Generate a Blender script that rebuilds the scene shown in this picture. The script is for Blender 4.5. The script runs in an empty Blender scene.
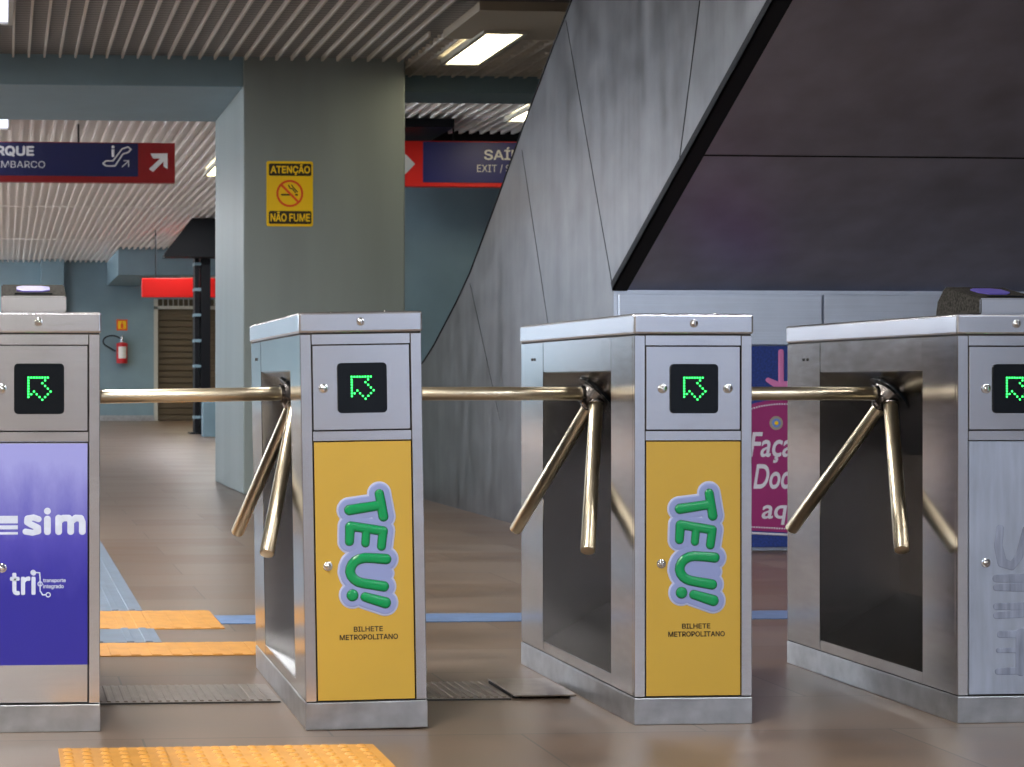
import bpy, bmesh, math, random
from mathutils import Vector, Matrix
random.seed(7)
C = bpy.context.scene
COL = C.collection
# ---------------------------------------------------------------- camera
F = 1800.0; PX, PY = 130.0, 383.5; YAW = math.atan2(125, 1800); HC = 0.83
cam_d = bpy.data.cameras.new('camera'); cam = bpy.data.objects.new('camera', cam_d); COL.objects.link(cam)
cam.location = (0, 0, HC); cam.rotation_euler = (math.pi/2, 0, -YAW)
cam_d.sensor_fit = 'HORIZONTAL'; cam_d.sensor_width = 36; cam_d.lens = F/1024*36
cam_d.shift_x = (512-PX)/1024; cam_d.shift_y = 0.0
cam_d.clip_start = 0.05; cam_d.clip_end = 400
cam_d.dof.use_dof = True; cam_d.dof.focus_distance = 4.5; cam_d.dof.aperture_fstop = 14
C.camera = cam
# ---------------------------------------------------------------- view, world
C.view_settings.view_transform = 'Standard'; C.view_settings.look = 'None'
C.view_settings.gamma = 1; C.view_settings.use_curve_mapping = False
C.view_settings.exposure = 0.55
W = bpy.data.worlds.new('sky'); C.world = W; W.use_nodes = True
nt = W.node_tree; nt.nodes.clear()
wo = nt.nodes.new('ShaderNodeOutputWorld'); bg = nt.nodes.new('ShaderNodeBackground')
tc = nt.nodes.new('ShaderNodeTexCoord'); sp = nt.nodes.new('ShaderNodeSeparateXYZ'); cr = nt.nodes.new('ShaderNodeValToRGB')
nt.links.new(tc.outputs['Generated'], sp.inputs[0]); nt.links.new(sp.outputs['Z'], cr.inputs[0])
cr.color_ramp.elements[0].position = 0.0; cr.color_ramp.elements[0].color = (0.80, 0.87, 1.0, 1)
cr.color_ramp.elements[1].position = 0.6; cr.color_ramp.elements[1].color = (0.36, 0.52, 0.95, 1)
nt.links.new(cr.outputs[0], bg.inputs[0]); bg.inputs[1].default_value = 2.0
nt.links.new(bg.outputs[0], wo.inputs[0])
def area(name, loc, rot, sx, sy, power, col):
    l = bpy.data.lights.new(name, 'AREA'); l.shape = 'RECTANGLE'; l.size = sx; l.size_y = sy; l.energy = power; l.color = col
    o = bpy.data.objects.new(name, l); COL.objects.link(o); o.location = loc; o.rotation_euler = rot; return o
# added fill lights brighten the near hall; one row follows the lamps in view
for lx in (-6.8, -3.5, -.15):
    for ly in (-8, -4.5, -1, 2.5, 6.0, 9.5):
        area('fill_light', (lx, ly, 3.2), (0, 0, 0), .28, 1.25, 66, (1.0, .975, .93))
for lx in (4.2, 7.5):  # cool fill lights added on the right, out of view
    for ly in (-8, -4.5, -1): area('fill_light', (lx, ly, 3.9), (0, 0, 0), .28, 1.25, 75, (.86, .92, 1.0))
for lx in (-3.5, -.15, 3.0):  # fill lights added over the far part of the hall
    for ly in (17.2, 22, 27, 32, 37):
        if ly < 20 and lx < 2: continue
        area('fill_light', (lx, ly, 3.5), (0, 0, 0), .28, 1.25, 42 if ly > 20 else 20, (.95, .97, 1.0))
area('window_fill', (-8.9, 16.6, 2.0), (0, math.radians(-90), 0), 2.9, 4.0, 230, (.80, .90, 1.0))  # area light added at the unseen left window to brighten the pillar
sun = bpy.data.lights.new('sun', 'SUN'); sun.energy = 55; sun.angle = math.radians(2); sun.color = (.96, .98, 1)
so = bpy.data.objects.new('sun', sun); COL.objects.link(so); so.rotation_euler = Vector((1, .15, -.75)).to_track_quat('-Z', 'Y').to_euler()
# ---------------------------------------------------------------- projection helpers (used once, to read real places off the photo)
ca, sa = math.cos(YAW), math.sin(YAW)
def ray(px, py):
    u = (px-PX)/F; v = (PY-py)/F
    return Vector((sa+ca*u, ca-sa*u, v))
def at_y(px, py, Y): r = ray(px, py); t = Y/r.y; return Vector((r.x*t, Y, HC+r.z*t))
def at_x(px, py, X): r = ray(px, py); t = X/r.x; return Vector((X, r.y*t, HC+r.z*t))
def at_z(px, py, Z): r = ray(px, py); t = (Z-HC)/r.z; return Vector((r.x*t, r.y*t, Z))
# ---------------------------------------------------------------- materials
def new_mat(name):
    m = bpy.data.materials.new(name); m.use_nodes = True
    n = m.node_tree.nodes; return m, n, m.node_tree.links, n['Principled BSDF']
def plain(name, col, rough=0.5, metal=0.0, var=0.0, scale=8.0, spec=0.5, bump=0.0, stretch=(1, 1, 1)):
    m, n, l, b = new_mat(name)
    b.inputs['Base Color'].default_value = (*col, 1); b.inputs['Roughness'].default_value = rough
    b.inputs['Metallic'].default_value = metal; b.inputs['Specular IOR Level'].default_value = spec
    if var or bump:
        t = n.new('ShaderNodeTexCoord'); mp = n.new('ShaderNodeMapping'); mp.inputs['Scale'].default_value = stretch
        ns = n.new('ShaderNodeTexNoise'); ns.inputs['Scale'].default_value = scale; ns.inputs['Detail'].default_value = 6
        l.new(t.outputs['Object'], mp.inputs[0]); l.new(mp.outputs[0], ns.inputs['Vector'])
        if var:
            r = n.new('ShaderNodeValToRGB')
            r.color_ramp.elements[0].position = .3; r.color_ramp.elements[1].position = .7
            r.color_ramp.elements[0].color = (*[c*(1-var) for c in col], 1); r.color_ramp.elements[1].color = (*[min(1, c*(1+var)) for c in col], 1)
            l.new(ns.outputs['Fac'], r.inputs[0]); l.new(r.outputs[0], b.inputs['Base Color'])
        if bump:
            bp = n.new('ShaderNodeBump'); bp.inputs['Strength'].default_value = bump; bp.inputs['Distance'].default_value = .005
            l.new(ns.outputs['Fac'], bp.inputs['Height']); l.new(bp.outputs[0], b.inputs['Normal'])
    return m
def steel(name, col, rough, stretch=(1, 1, 60), scale=14, rv=0.1, bump=0.02, smudge=0.1, aniso=0.0):
    m, n, l, b = new_mat(name)
    b.inputs['Metallic'].default_value = 1
    t = n.new('ShaderNodeTexCoord'); mp = n.new('ShaderNodeMapping'); mp.inputs['Scale'].default_value = stretch
    ns = n.new('ShaderNodeTexNoise'); ns.inputs['Scale'].default_value = scale; ns.inputs['Detail'].default_value = 4
    l.new(t.outputs['Object'], mp.inputs[0]); l.new(mp.outputs[0], ns.inputs['Vector'])
    n2 = n.new('ShaderNodeTexNoise'); n2.inputs['Scale'].default_value = 5; n2.inputs['Detail'].default_value = 5
    l.new(t.outputs['Object'], n2.inputs['Vector'])
    r = n.new('ShaderNodeMapRange'); r.inputs[3].default_value = rough-rv; r.inputs[4].default_value = rough+rv
    mx = n.new('ShaderNodeMath'); mx.operation = 'ADD'; ml = n.new('ShaderNodeMath'); ml.operation = 'MULTIPLY'; ml.inputs[1].default_value = .5
    l.new(ns.outputs['Fac'], mx.inputs[0]); l.new(n2.outputs['Fac'], mx.inputs[1]); l.new(mx.outputs[0], ml.inputs[0])
    l.new(ml.outputs[0], r.inputs[0]); l.new(r.outputs[0], b.inputs['Roughness'])
    c = n.new('ShaderNodeValToRGB'); c.color_ramp.elements[0].position = .3; c.color_ramp.elements[1].position = .7
    c.color_ramp.elements[0].color = (*[x*(1-smudge) for x in col], 1); c.color_ramp.elements[1].color = (*[min(1, x*(1+smudge)) for x in col], 1)
    l.new(ml.outputs[0], c.inputs[0]); l.new(c.outputs[0], b.inputs['Base Color'])
    bp = n.new('ShaderNodeBump'); bp.inputs['Strength'].default_value = bump; bp.inputs['Distance'].default_value = .002
    l.new(ns.outputs['Fac'], bp.inputs['Height']); l.new(bp.outputs[0], b.inputs['Normal'])
    return m
def emit(name, col, s):
    m, n, l, b = new_mat(name)
    b.inputs['Base Color'].default_value = (*[c*.5 for c in col], 1)
    b.inputs['Emission Color'].default_value = (*col, 1); b.inputs['Emission Strength'].default_value = s
    return m
M = {}
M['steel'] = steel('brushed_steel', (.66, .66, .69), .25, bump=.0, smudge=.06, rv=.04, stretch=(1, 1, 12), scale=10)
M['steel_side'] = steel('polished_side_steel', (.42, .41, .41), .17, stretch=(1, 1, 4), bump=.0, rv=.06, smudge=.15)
M['steel_plinth'] = steel('scuffed_steel', (.45, .46, .48), .38, stretch=(1, 1, 1), scale=22, smudge=.25)
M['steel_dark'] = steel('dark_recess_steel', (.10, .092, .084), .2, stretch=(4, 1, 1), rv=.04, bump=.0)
M['gold'] = steel('brass_tinted_steel', (.80, .70, .52), .32, stretch=(1, 1, 1), scale=30, rv=.06, smudge=.06, bump=.0)
M['chrome'] = plain('chrome', (.75, .75, .75), .12, 1)
M['hub'] = plain('greasy_hub_metal', (.22, .20, .19), .25, 1, .3, 60)
M['black'] = plain('black_plastic', (.006, .008, .011), .2, spec=.2)
M['rubber'] = plain('black_gap', (.01, .01, .01), .7)
M['led'] = emit('green_led', (.03, 1.0, .12), 3.4)
M['yellow'] = plain('yellow_vinyl', (.52, .33, .045), .4, var=.05, scale=3)
M['green'] = plain('green_vinyl', (.004, .28, .085), .18)
M['green_dark'] = plain('dark_green_vinyl', (.003, .11, .045), .3)
M['lav'] = plain('lavender_vinyl', (.25, .30, .56), .3)
M['lav_edge'] = plain('pale_vinyl_edge', (.42, .46, .66), .3)
M['ink'] = plain('dark_ink', (.03, .018, .004), .6)
M['white'] = plain('white_vinyl', (.60, .66, .80), .5, var=.1, scale=40)
M['white_paint'] = plain('white_paint', (.75, .75, .75), .5)
M['teal'] = plain('blue_grey_paint', (.20, .31, .375), .45, var=.06, scale=2.5, bump=.02)
M['pillar'] = plain('grey_green_concrete', (.255, .305, .305), .42, var=.08, scale=3, bump=.06, stretch=(1, 1, .15))
M['slat'] = plain('beige_slat', (.66, .63, .58), .5)
M['white_slat'] = plain('white_slat', (.88, .88, .88), .5)
M['panel_white'] = plain('light_ceiling_panel', (.80, .80, .80), .6)
M['black_steel'] = plain('black_steel', (.010, .011, .014), .5, spec=.15)
M['red'] = plain('red_sign', (.80, .012, .008), .45)
M['red_shaded'] = plain('shaded_red_sign_face', (.26, .005, .006), .4)  # left sign's red, darkened in the colour to stand in for shade
M['navy'] = plain('navy_sign_face', (.016, .022, .17), .4)
M['navy_shaded'] = plain('shaded_navy_sign_face', (.010, .014, .085), .4)  # left sign's navy, its shade likewise put into the colour
M['sign_yellow'] = plain('yellow_sign_face', (1.0, .66, .0), .4)
M['orange'] = plain('orange_red', (.85, .10, .005), .4)
M['lamp'] = emit('lamp_glow', (1.0, .86, .55), 7)
M['lamp_cool'] = emit('lamp_glow_cool', (.8, .82, 1.0), 1.2)
M['beige'] = plain('beige_plaster', (.40, .36, .29), .6)
M['shutter'] = plain('brown_shutter', (.10, .075, .045), .5)
M['frame'] = plain('light_frame', (.5, .5, .46), .5)
M['fe_red'] = plain('extinguisher_red', (.55, .01, .02), .3)
M['purple_glass'] = emit('purple_display', (.14, .11, .50), .12)
M['reader'] = plain('speckled_reader_plastic', (.035, .033, .03), .9, spec=.05, var=.6, scale=160)
M['esc_side'] = steel('escalator_cladding', (.28, .285, .30), .36, stretch=(1, 4, .6), scale=2.4, rv=.14, bump=.08, smudge=.28)
M['esc_soffit'] = steel('escalator_soffit', (.52, .54, .66), .42, stretch=(.7, 1.5, 2.5), scale=1.6, rv=.14, bump=.05, smudge=.22)
M['band'] = steel('pale_band_steel', (.68, .74, .84), .4, stretch=(.3, 1, 20), scale=6)
M['bag_blue'] = plain('denim_print', (.02, .05, .26), .7, var=.35, scale=90)
M['magenta'] = plain('magenta_print', (.34, .022, .17), .5, var=.05)
M['pink'] = plain('pink_print', (.70, .22, .50), .5)
M['sky_blue'] = plain('light_blue_print', (.16, .28, .70), .5)
M['print_white'] = plain('white_print', (.75, .74, .85), .6)
M['tactile'] = plain('yellow_tactile_rubber', (.58, .27, .045), .5, var=.12, scale=14)
M['guide'] = plain('blue_grey_tactile', (.18, .24, .33), .35, var=.12, scale=10)
M['blue_line'] = plain('blue_floor_paint', (.13, .22, .42), .4, var=.15, scale=12)
M['grate'] = plain('grate_metal', (.26, .22, .19), .35, .7, .15, 20)
M['ghost'] = plain('adhesive_residue', (.22, .25, .34), .6, var=.35, scale=60, stretch=(1, 1, .12))
M['wall_back'] = plain('brown_plaster', (.14, .125, .11), .7, var=.2, scale=.8)
# purple sticker with faded edges (wear)
def purple_mat():
    m, n, l, b = new_mat('faded_purple_vinyl')
    t = n.new('ShaderNodeTexCoord'); sx = n.new('ShaderNodeSeparateXYZ'); l.new(t.outputs['Object'], sx.inputs[0])
    mp = n.new('ShaderNodeMapping'); mp.inputs['Scale'].default_value = (2.5, 2.5, .9)
    ns = n.new('ShaderNodeTexNoise'); ns.inputs['Scale'].default_value = 6; ns.inputs['Detail'].default_value = 8; ns.inputs['Roughness'].default_value = .6
    l.new(t.outputs['Object'], mp.inputs[0]); l.new(mp.outputs[0], ns.inputs['Vector'])
    mr = n.new('ShaderNodeMapRange'); mr.inputs[1].default_value = .30; mr.inputs[2].default_value = .74
    l.new(sx.outputs['Z'], mr.inputs[0])
    ad = n.new('ShaderNodeMath'); ad.operation = 'MULTIPLY_ADD'; l.new(ns.outputs['Fac'], ad.inputs[0]); ad.inputs[1].default_value = .45; l.new(mr.outputs[0], ad.inputs[2])
    r = n.new('ShaderNodeValToRGB'); e = r.color_ramp.elements
    e[0].position = .30; e[0].color = (.024, .020, .30, 1); e[1].position = 1.0; e[1].color = (.30, .31, .68, 1)
    e2 = e.new(.62); e2.color = (.07, .06, .42, 1)
    l.new(ad.outputs[0], r.inputs[0]); l.new(r.outputs[0], b.inputs['Base Color']); b.inputs['Roughness'].default_value = .35
    return m
M['purple'] = purple_mat()
def pale_door():
    m = plain('worn_pale_door', (.40, .45, .56), .38, .55, .12, 7, stretch=(6, 6, .8)); return m
M['pale_door'] = pale_door()
def floor_mat():
    m, n, l, b = new_mat('stone_floor')
    t = n.new('ShaderNodeTexCoord'); mp = n.new('ShaderNodeMapping'); mp.inputs['Location'].default_value = (.13, -.14, 0)
    br = n.new('ShaderNodeTexBrick'); br.inputs['Scale'].default_value = 1; br.inputs['Brick Width'].default_value = .9; br.inputs['Row Height'].default_value = .45
    br.offset = .5; br.inputs['Mortar Size'].default_value = .003; br.inputs['Mortar Smooth'].default_value = .2
    br.inputs['Color1'].default_value = (.152, .100, .066, 1); br.inputs['Color2'].default_value = (.205, .155, .120, 1); br.inputs['Mortar'].default_value = (.085, .07, .055, 1)
    br.inputs['Bias'].default_value = 0
    l.new(t.outputs['Object'], mp.inputs[0]); l.new(mp.outputs[0], br.inputs['Vector'])
    ns = n.new('ShaderNodeTexNoise'); ns.inputs['Scale'].default_value = 1.6; ns.inputs['Detail'].default_value = 8
    mp2 = n.new('ShaderNodeMapping'); mp2.inputs['Scale'].default_value = (1, 3, 1); l.new(t.outputs['Object'], mp2.inputs[0]); l.new(mp2.outputs[0], ns.inputs['Vector'])
    r = n.new('ShaderNodeValToRGB'); r.color_ramp.elements[0].position = .3; r.color_ramp.elements[1].position = .75
    r.color_ramp.elements[0].color = (.72, .70, .68, 1); r.color_ramp.elements[1].color = (1.2, 1.2, 1.22, 1)
    l.new(ns.outputs['Fac'], r.inputs[0])
    mx = n.new('ShaderNodeMix'); mx.data_type = 'RGBA'; mx.blend_type = 'MULTIPLY'; mx.inputs[0].default_value = 1
    l.new(br.outputs['Color'], mx.inputs[6]); l.new(r.outputs[0], mx.inputs[7]); l.new(mx.outputs[2], b.inputs['Base Color'])
    rr = n.new('ShaderNodeMapRange'); rr.inputs[3].default_value = .26; rr.inputs[4].default_value = .46
    l.new(ns.outputs['Fac'], rr.inputs[0]); l.new(rr.outputs[0], b.inputs['Roughness'])
    return m
M['floor'] = floor_mat()
def ceiling_panel_mat(name, c1, c2):
    m, n, l, b = new_mat(name)
    t = n.new('ShaderNodeTexCoord'); wv = n.new('ShaderNodeTexWave'); wv.bands_direction = 'Y'; wv.inputs['Scale'].default_value = 4.2
    l.new(t.outputs['Object'], wv.inputs['Vector'])
    r = n.new('ShaderNodeValToRGB'); r.color_ramp.elements[0].color = (*c1, 1); r.color_ramp.elements[1].color = (*c2, 1)
    r.color_ramp.elements[0].position = .1; r.color_ramp.elements[1].position = .5
    l.new(wv.outputs['Fac'], r.inputs[0]); l.new(r.outputs[0], b.inputs['Base Color']); b.inputs['Roughness'].default_value = .6
    return m
M['ceil_near'] = ceiling_panel_mat('ribbed_grey_ceiling', (.19, .19, .19), (.31, .31, .31))
M['ceil_far'] = M['panel_white']
# ---------------------------------------------------------------- mesh helpers
def link(name, bm, mat, parent=None, smooth=False):
    me = bpy.data.meshes.new(name)
    bmesh.ops.recalc_face_normals(bm, faces=bm.faces); bm.to_mesh(me); bm.free()
    mats = mat if isinstance(mat, (list, tuple)) else [mat]
    for m in mats: me.materials.append(m)
    if smooth:
        for p in me.polygons: p.use_smooth = True
        if hasattr(me, 'set_sharp_from_angle'): me.set_sharp_from_angle(angle=math.radians(40))
    o = bpy.data.objects.new(name, me); COL.objects.link(o)
    if parent: o.parent = parent
    return o
def tag(o, label, cat, group=None):
    o['label'] = label; o['category'] = cat
    if group: o['group'] = group
    return o
def struct(name, bm, mat, smooth=False):
    o = link(name, bm, mat, None, smooth); o['kind'] = 'structure'; return o
def empty(name, loc, label, cat, group=None, rot=(0, 0, 0)):
    o = bpy.data.objects.new(name, None); COL.objects.link(o); o.location = loc; o.rotation_euler = rot; o.empty_display_size = .1
    return tag(o, label, cat, group)
def B(): return bmesh.new()
def box(bm, x0, x1, y0, y1, z0, z1, bev=0, seg=2, mi=0):
    r = bmesh.ops.create_cube(bm, size=1)
    vs = r['verts']
    for v in vs: v.co = Vector(((x0+x1)/2+v.co.x*(x1-x0), (y0+y1)/2+v.co.y*(y1-y0), (z0+z1)/2+v.co.z*(z1-z0)))
    fs = list({f for v in vs for f in v.link_faces})
    for f in fs: f.material_index = mi
    if bev:
        es = list({e for v in vs for e in v.link_edges})
        bmesh.ops.bevel(bm, geom=es, offset=bev, segments=seg, profile=.5, affect='EDGES')
    return bm
def prism(bm, pts, vec, mi=0):
    vec = Vector(vec); a = [bm.verts.new(p) for p in pts]; b = [bm.verts.new(Vector(p)+vec) for p in pts]
    n = len(pts); fs = [bm.faces.new(a), bm.faces.new(b[::-1])]
    for i in range(n): fs.append(bm.faces.new((a[i], b[i], b[(i+1) % n], a[(i+1) % n])))
    for f in fs: f.material_index = mi
    return bm
def cyl(bm, p0, p1, r0, r1=None, seg=24, bev=0):
    p0, p1 = Vector(p0), Vector(p1); d = p1-p0; L = d.length
    r = bmesh.ops.create_cone(bm, cap_ends=True, segments=seg, radius1=r0, radius2=r0 if r1 is None else r1, depth=L)
    mt = Matrix.Translation((p0+p1)/2) @ d.to_track_quat('Z', 'Y').to_matrix().to_4x4()
    vs = r['verts']
    for v in vs: v.co = mt @ v.co
    if bev:
        es = [e for e in {e for v in vs for e in v.link_edges} if len(e.link_faces) == 2 and any(len(f.verts) > 4 for f in e.link_faces)]
        bmesh.ops.bevel(bm, geom=es, offset=bev, segments=2, affect='EDGES')
    return bm
def rod(bm, p0, p1, r, e=.0025, seg=32):
    p0, p1 = Vector(p0), Vector(p1); L = (p1-p0).length
    mt = Matrix.Translation(p0) @ (p1-p0).to_track_quat('Z', 'Y').to_matrix().to_4x4()
    rings = []
    for z, q in ((0, r-e), (e*.3, r-e*.3), (e, r), (L-e, r), (L-e*.3, r-e*.3), (L, r-e)):
        rings.append([bm.verts.new(mt @ Vector((q*math.cos(2*math.pi*k/seg), q*math.sin(2*math.pi*k/seg), z))) for k in range(seg)])
    for a, b in zip(rings[:-1], rings[1:]):
        for k in range(seg): bm.faces.new((a[k], a[(k+1) % seg], b[(k+1) % seg], b[k]))
    bm.faces.new(rings[0][::-1]); bm.faces.new(rings[-1]); return bm
def sphere(bm, c, r, sc=(1, 1, 1), u=16, v=10):
    q = bmesh.ops.create_uvsphere(bm, u_segments=u, v_segments=v, radius=r)
    for w in q['verts']: w.co = Vector((c[0]+w.co.x*sc[0], c[1]+w.co.y*sc[1], c[2]+w.co.z*sc[2]))
    return bm
def tube(bm, pts, r, seg=8):
    for a, b in zip(pts[:-1], pts[1:]): cyl(bm, a, b, r, seg=seg)
    for p in pts[1:-1]: sphere(bm, p, r, u=8, v=6)
    return bm
def rrect(x0, x1, z0, z1, r, y, n=5):
    out = []
    for cx, cz, a in ((x1-r, z1-r, 0), (x0+r, z1-r, 90), (x0+r, z0+r, 180), (x1-r, z0+r, 270)):
        for k in range(n+1):
            t = math.radians(a+90*k/n); out.append((cx+r*math.cos(t), y, cz+r*math.sin(t)))
    return out
FONT = None
try:
    import os
    FONT = bpy.data.fonts.load(os.path.join(bpy.utils.system_resource('DATAFILES', path='fonts'), 'Inter.woff2'))
except Exception: FONT = None
def text(name, s, x0, x1, z0, z1, y, mat, parent, off=0.0, ext=.0006, shear=0, sans=True):
    """Text standing in the XZ plane facing -Y, fitted to a real size box."""
    cu = bpy.data.curves.new(name, 'FONT'); cu.body = s; cu.size = 1; cu.extrude = .02
    if FONT and sans: cu.font = FONT
    ob = bpy.data.objects.new('tmp_text', cu); COL.objects.link(ob)
    bpy.context.view_layer.update()
    me = bpy.data.meshes.new_from_object(ob)
    bpy.data.objects.remove(ob); bpy.data.curves.remove(cu)
    xs = [v.co.x for v in me.vertices]; ys = [v.co.y for v in me.vertices]
    ax, bx, ay, by = min(xs), max(xs), min(ys), max(ys)
    sx = (x1-x0)/(bx-ax); sz = (z1-z0)/(by-ay)
    r = off*(bx-ax)/max(1, len(s))
    sx = (x1-x0)/(bx-ax+2*r); sz = (z1-z0)/(by-ay+2*r)
    offs = [(0, 0)]+([(r*math.cos(k*math.pi/4), r*math.sin(k*math.pi/4)) for k in range(8)] if r else [])
    bm = B(); bm.from_mesh(me); base = list(bm.verts)
    for v in base: v.co = Vector((x0+(v.co.x-ax+r)*sx, y-ext*(1 if v.co.z > 0 else 0), z0+(v.co.y-ay+r)*sz))
    if shear:
        for v in base: v.co.x += shear*(v.co.z-z0)*.45
    geom = list(bm.verts)+list(bm.edges)+list(bm.faces)
    for k, (dx, dz) in enumerate(offs[1:]):
        q = bmesh.ops.duplicate(bm, geom=geom)
        for v in q['geom']:
            if isinstance(v, bmesh.types.BMVert): v.co += Vector((dx*sx, -.00002*(k+1), dz*sz))
    bm.to_mesh(me); bm.free()
    me.materials.clear(); me.materials.append(mat)
    me.name = name
    o = bpy.data.objects.new(name, me); COL.objects.link(o); o.parent = parent
    return o
def seg_d(px, pz, a, b):
    ax, az, ra = a; bx, bz, rb = b
    dx, dz = bx-ax, bz-az; L = dx*dx+dz*dz
    t = 0 if L == 0 else max(0, min(1, ((px-ax)*dx+(pz-az)*dz)/L))
    return math.hypot(px-ax-t*dx, pz-az-t*dz)-(ra+(rb-ra)*t)
def blob(strokes, grow, y, h, cell=.0016, dome=0.006):
    """Solid raised shape around strokes: marching squares plus a domed height."""
    pts = [p for s in strokes for p in s]; g = grow+.02
    x0 = min(p[0] for p in pts)-g; x1 = max(p[0] for p in pts)+g; z0 = min(p[1] for p in pts)-g; z1 = max(p[1] for p in pts)+g
    nx = int((x1-x0)/cell)+1; nz = int((z1-z0)/cell)+1
    D = [[min(seg_d(x0+i*cell, z0+j*cell, a, b) for s in strokes for a, b in (zip(s[:-1], s[1:]) if len(s) > 1 else [(s[0], s[0])]))-grow for i in range(nx)] for j in range(nz)]
    bm = B(); cache = {}
    def hgt(d):
        k = min(1, max(0, -d)/dome); return y-h*(.25+.75*math.sqrt(1-(1-k)**2))
    def V(key, x, z, d):
        if key not in cache: cache[key] = bm.verts.new((x, hgt(d), z))
        return cache[key]
    for j in range(nz-1):
        for i in range(nx-1):
            cs = [(i, j), (i+1, j), (i+1, j+1), (i, j+1)]; ds = [D[b][a] for a, b in cs]
            if min(ds) > 0: continue
            poly = []
            for k in range(4):
                (a, b), (a2, b2) = cs[k], cs[(k+1) % 4]; d, d2 = ds[k], ds[(k+1) % 4]
                if d <= 0: poly.append(V((a, b), x0+a*cell, z0+b*cell, d))
                if (d <= 0) != (d2 <= 0):
                    t = d/(d-d2); key = tuple(sorted(((a, b), (a2, b2))))
                    poly.append(V(key, x0+(a+(a2-a)*t)*cell, z0+(b+(b2-b)*t)*cell, 0))
            if len(poly) > 2:
                try: bm.faces.new(poly)
                except ValueError: pass
    # rim down to the surface, so the shape is solid
    for e in [e for e in bm.edges if len(e.link_faces) == 1]:
        v1, v2 = e.verts
        w = []
        for v in (v2, v1):
            k = ('rim', v.index if v.index >= 0 else id(v), round(v.co.x, 6), round(v.co.z, 6))
            if k not in cache: cache[k] = bm.verts.new((v.co.x, y, v.co.z))
            w.append(cache[k])
        try: bm.faces.new((v1, v2, w[0], w[1]))
        except ValueError: pass
    return bm

# ================================================================ SETTING
ZN, ZF = 3.27, 3.57          # near and far ceiling heights
# floor
bm = B(); box(bm, -9, 12, -10, 41.0, -.1, 0); struct('floor', bm, M['floor'])
bm = B(); box(bm, -60, 60, -60, 90, -.25, -.12); struct('ground', bm, plain('outside_paving', (.42, .42, .43), .8, var=.1))
# near ceiling (left part, right part beyond the escalator well)
bm = B(); box(bm, -9, 2.93, -10, 13.9, ZN, ZN+.05); box(bm, 2.93, 12, 11.3, 14.0, ZN, ZN+.05); struct('ceiling', bm, M['ceil_near'])
bm = B()
x = -5.0
while x < 6.0:
    y0 = 4.0 if x < 2.9 else 12.3
    box(bm, x-.008, x+.008, y0, 13.30 if x < 3.0 else 13.95, ZN-.035, ZN)
    x += .115
for yy in [12.42+.115*k for k in range(14)]:
    box(bm, 3.02, 6, yy-.006, yy+.006, ZN-.024, ZN)
struct('trim_1', bm, M['slat'])
bm = B(); box(bm, 3.02, 7, 11.3, 12.25, ZN-.06, ZN-.001); struct('trim_2', bm, M['beige'])
# far ceiling with slats
bm = B(); box(bm, -9, 12, 14.5, 41.0, ZF, ZF+.05); struct('ceiling_far', bm, M['ceil_far'])
YB0 = 39.99
bm = B(); x = -5.0
while x < 7.5:
    box(bm, x-.016, x+.016, 15.2 if x < 3.2 else 14.6, YB0 if x < 3.5 else 19.1, ZF-.05, ZF); x += .115
for yy in (27.4, 33.6): box(bm, -5, 4, yy-.03, yy+.03, ZF-.055, ZF-.045)
struct('trim_3', bm, M['white_slat'])
# upper floor above the escalator well
bm = B(); box(bm, 2.93, 12, -10, 11.3, 6.4, 6.5); box(bm, 2.85, 2.93, -10, 11.3, ZN, 6.4); box(bm, 2.93, 12, 11.3, 11.4, ZN+.05, 6.4); struct('ceiling_upper', bm, M['beige'])
# main beam and pillar
PX0, PX1, PY0, PY1 = 1.775, 3.0, 13.35, 15.15
bm = B(); box(bm, PX0, PX1, PY0, PY1, 0, ZN+.3, .012); struct('pillar', bm, M['pillar'])
bm = B(); box(bm, -9, PX0, PY0, PY1, 3.045, ZF+.05, .01); struct('beam', bm, M['teal'])
bm = B(); box(bm, PX1, 12, 13.95, 14.5, 3.12, ZF+.05, .01); struct('beam_right', bm, M['teal'])
# wall behind the exit sign
bm = B(); box(bm, 3.55, 12, 19.5, 19.75, 0, ZF); struct('wall_right', bm, M['teal'])
bm = B(); box(bm, 3.5, 8, 19.2, 19.499, ZF-.16, ZF-.001); struct('trim_4', bm, M['black_steel'])
bm = B(); box(bm, 3.5, 4.55, 18.0, 19.19, ZF-.14, ZF-.052); struct('trim_5', bm, M['black_steel'])
# far end wall with the shutter doorway (opening px 157-262)
YB = 40.0
dl = at_y(157, 383, YB).x; dr = dl+2.6; dz = at_y(157, 299, YB).z
bm = B()
box(bm, -9, dl, YB, YB+.3, 0, ZF); box(bm, dr, 12, YB, YB+.3, 0, ZF); box(bm, dl, dr, YB, YB+.3, dz, ZF)
struct('wall_back', bm, M['teal'])
p = at_y(63, 262, YB)
bm = B(); box(bm, p.x-.5, p.x+.02, YB-.35, YB, 0, ZF, .01); struct('pilaster', bm, M['teal'])
a = at_y(118, 275, 36.0)
bm = B(); box(bm, a.x, 8, 36.0, YB, a.z, ZF-.001, .01); struct('beam_far', bm, M['teal'])
# skirting
bm = B(); box(bm, -9, dl-.08, YB-.02, YB, 0, .12); struct('baseboard_back', bm, M['steel_plinth'])
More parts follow.
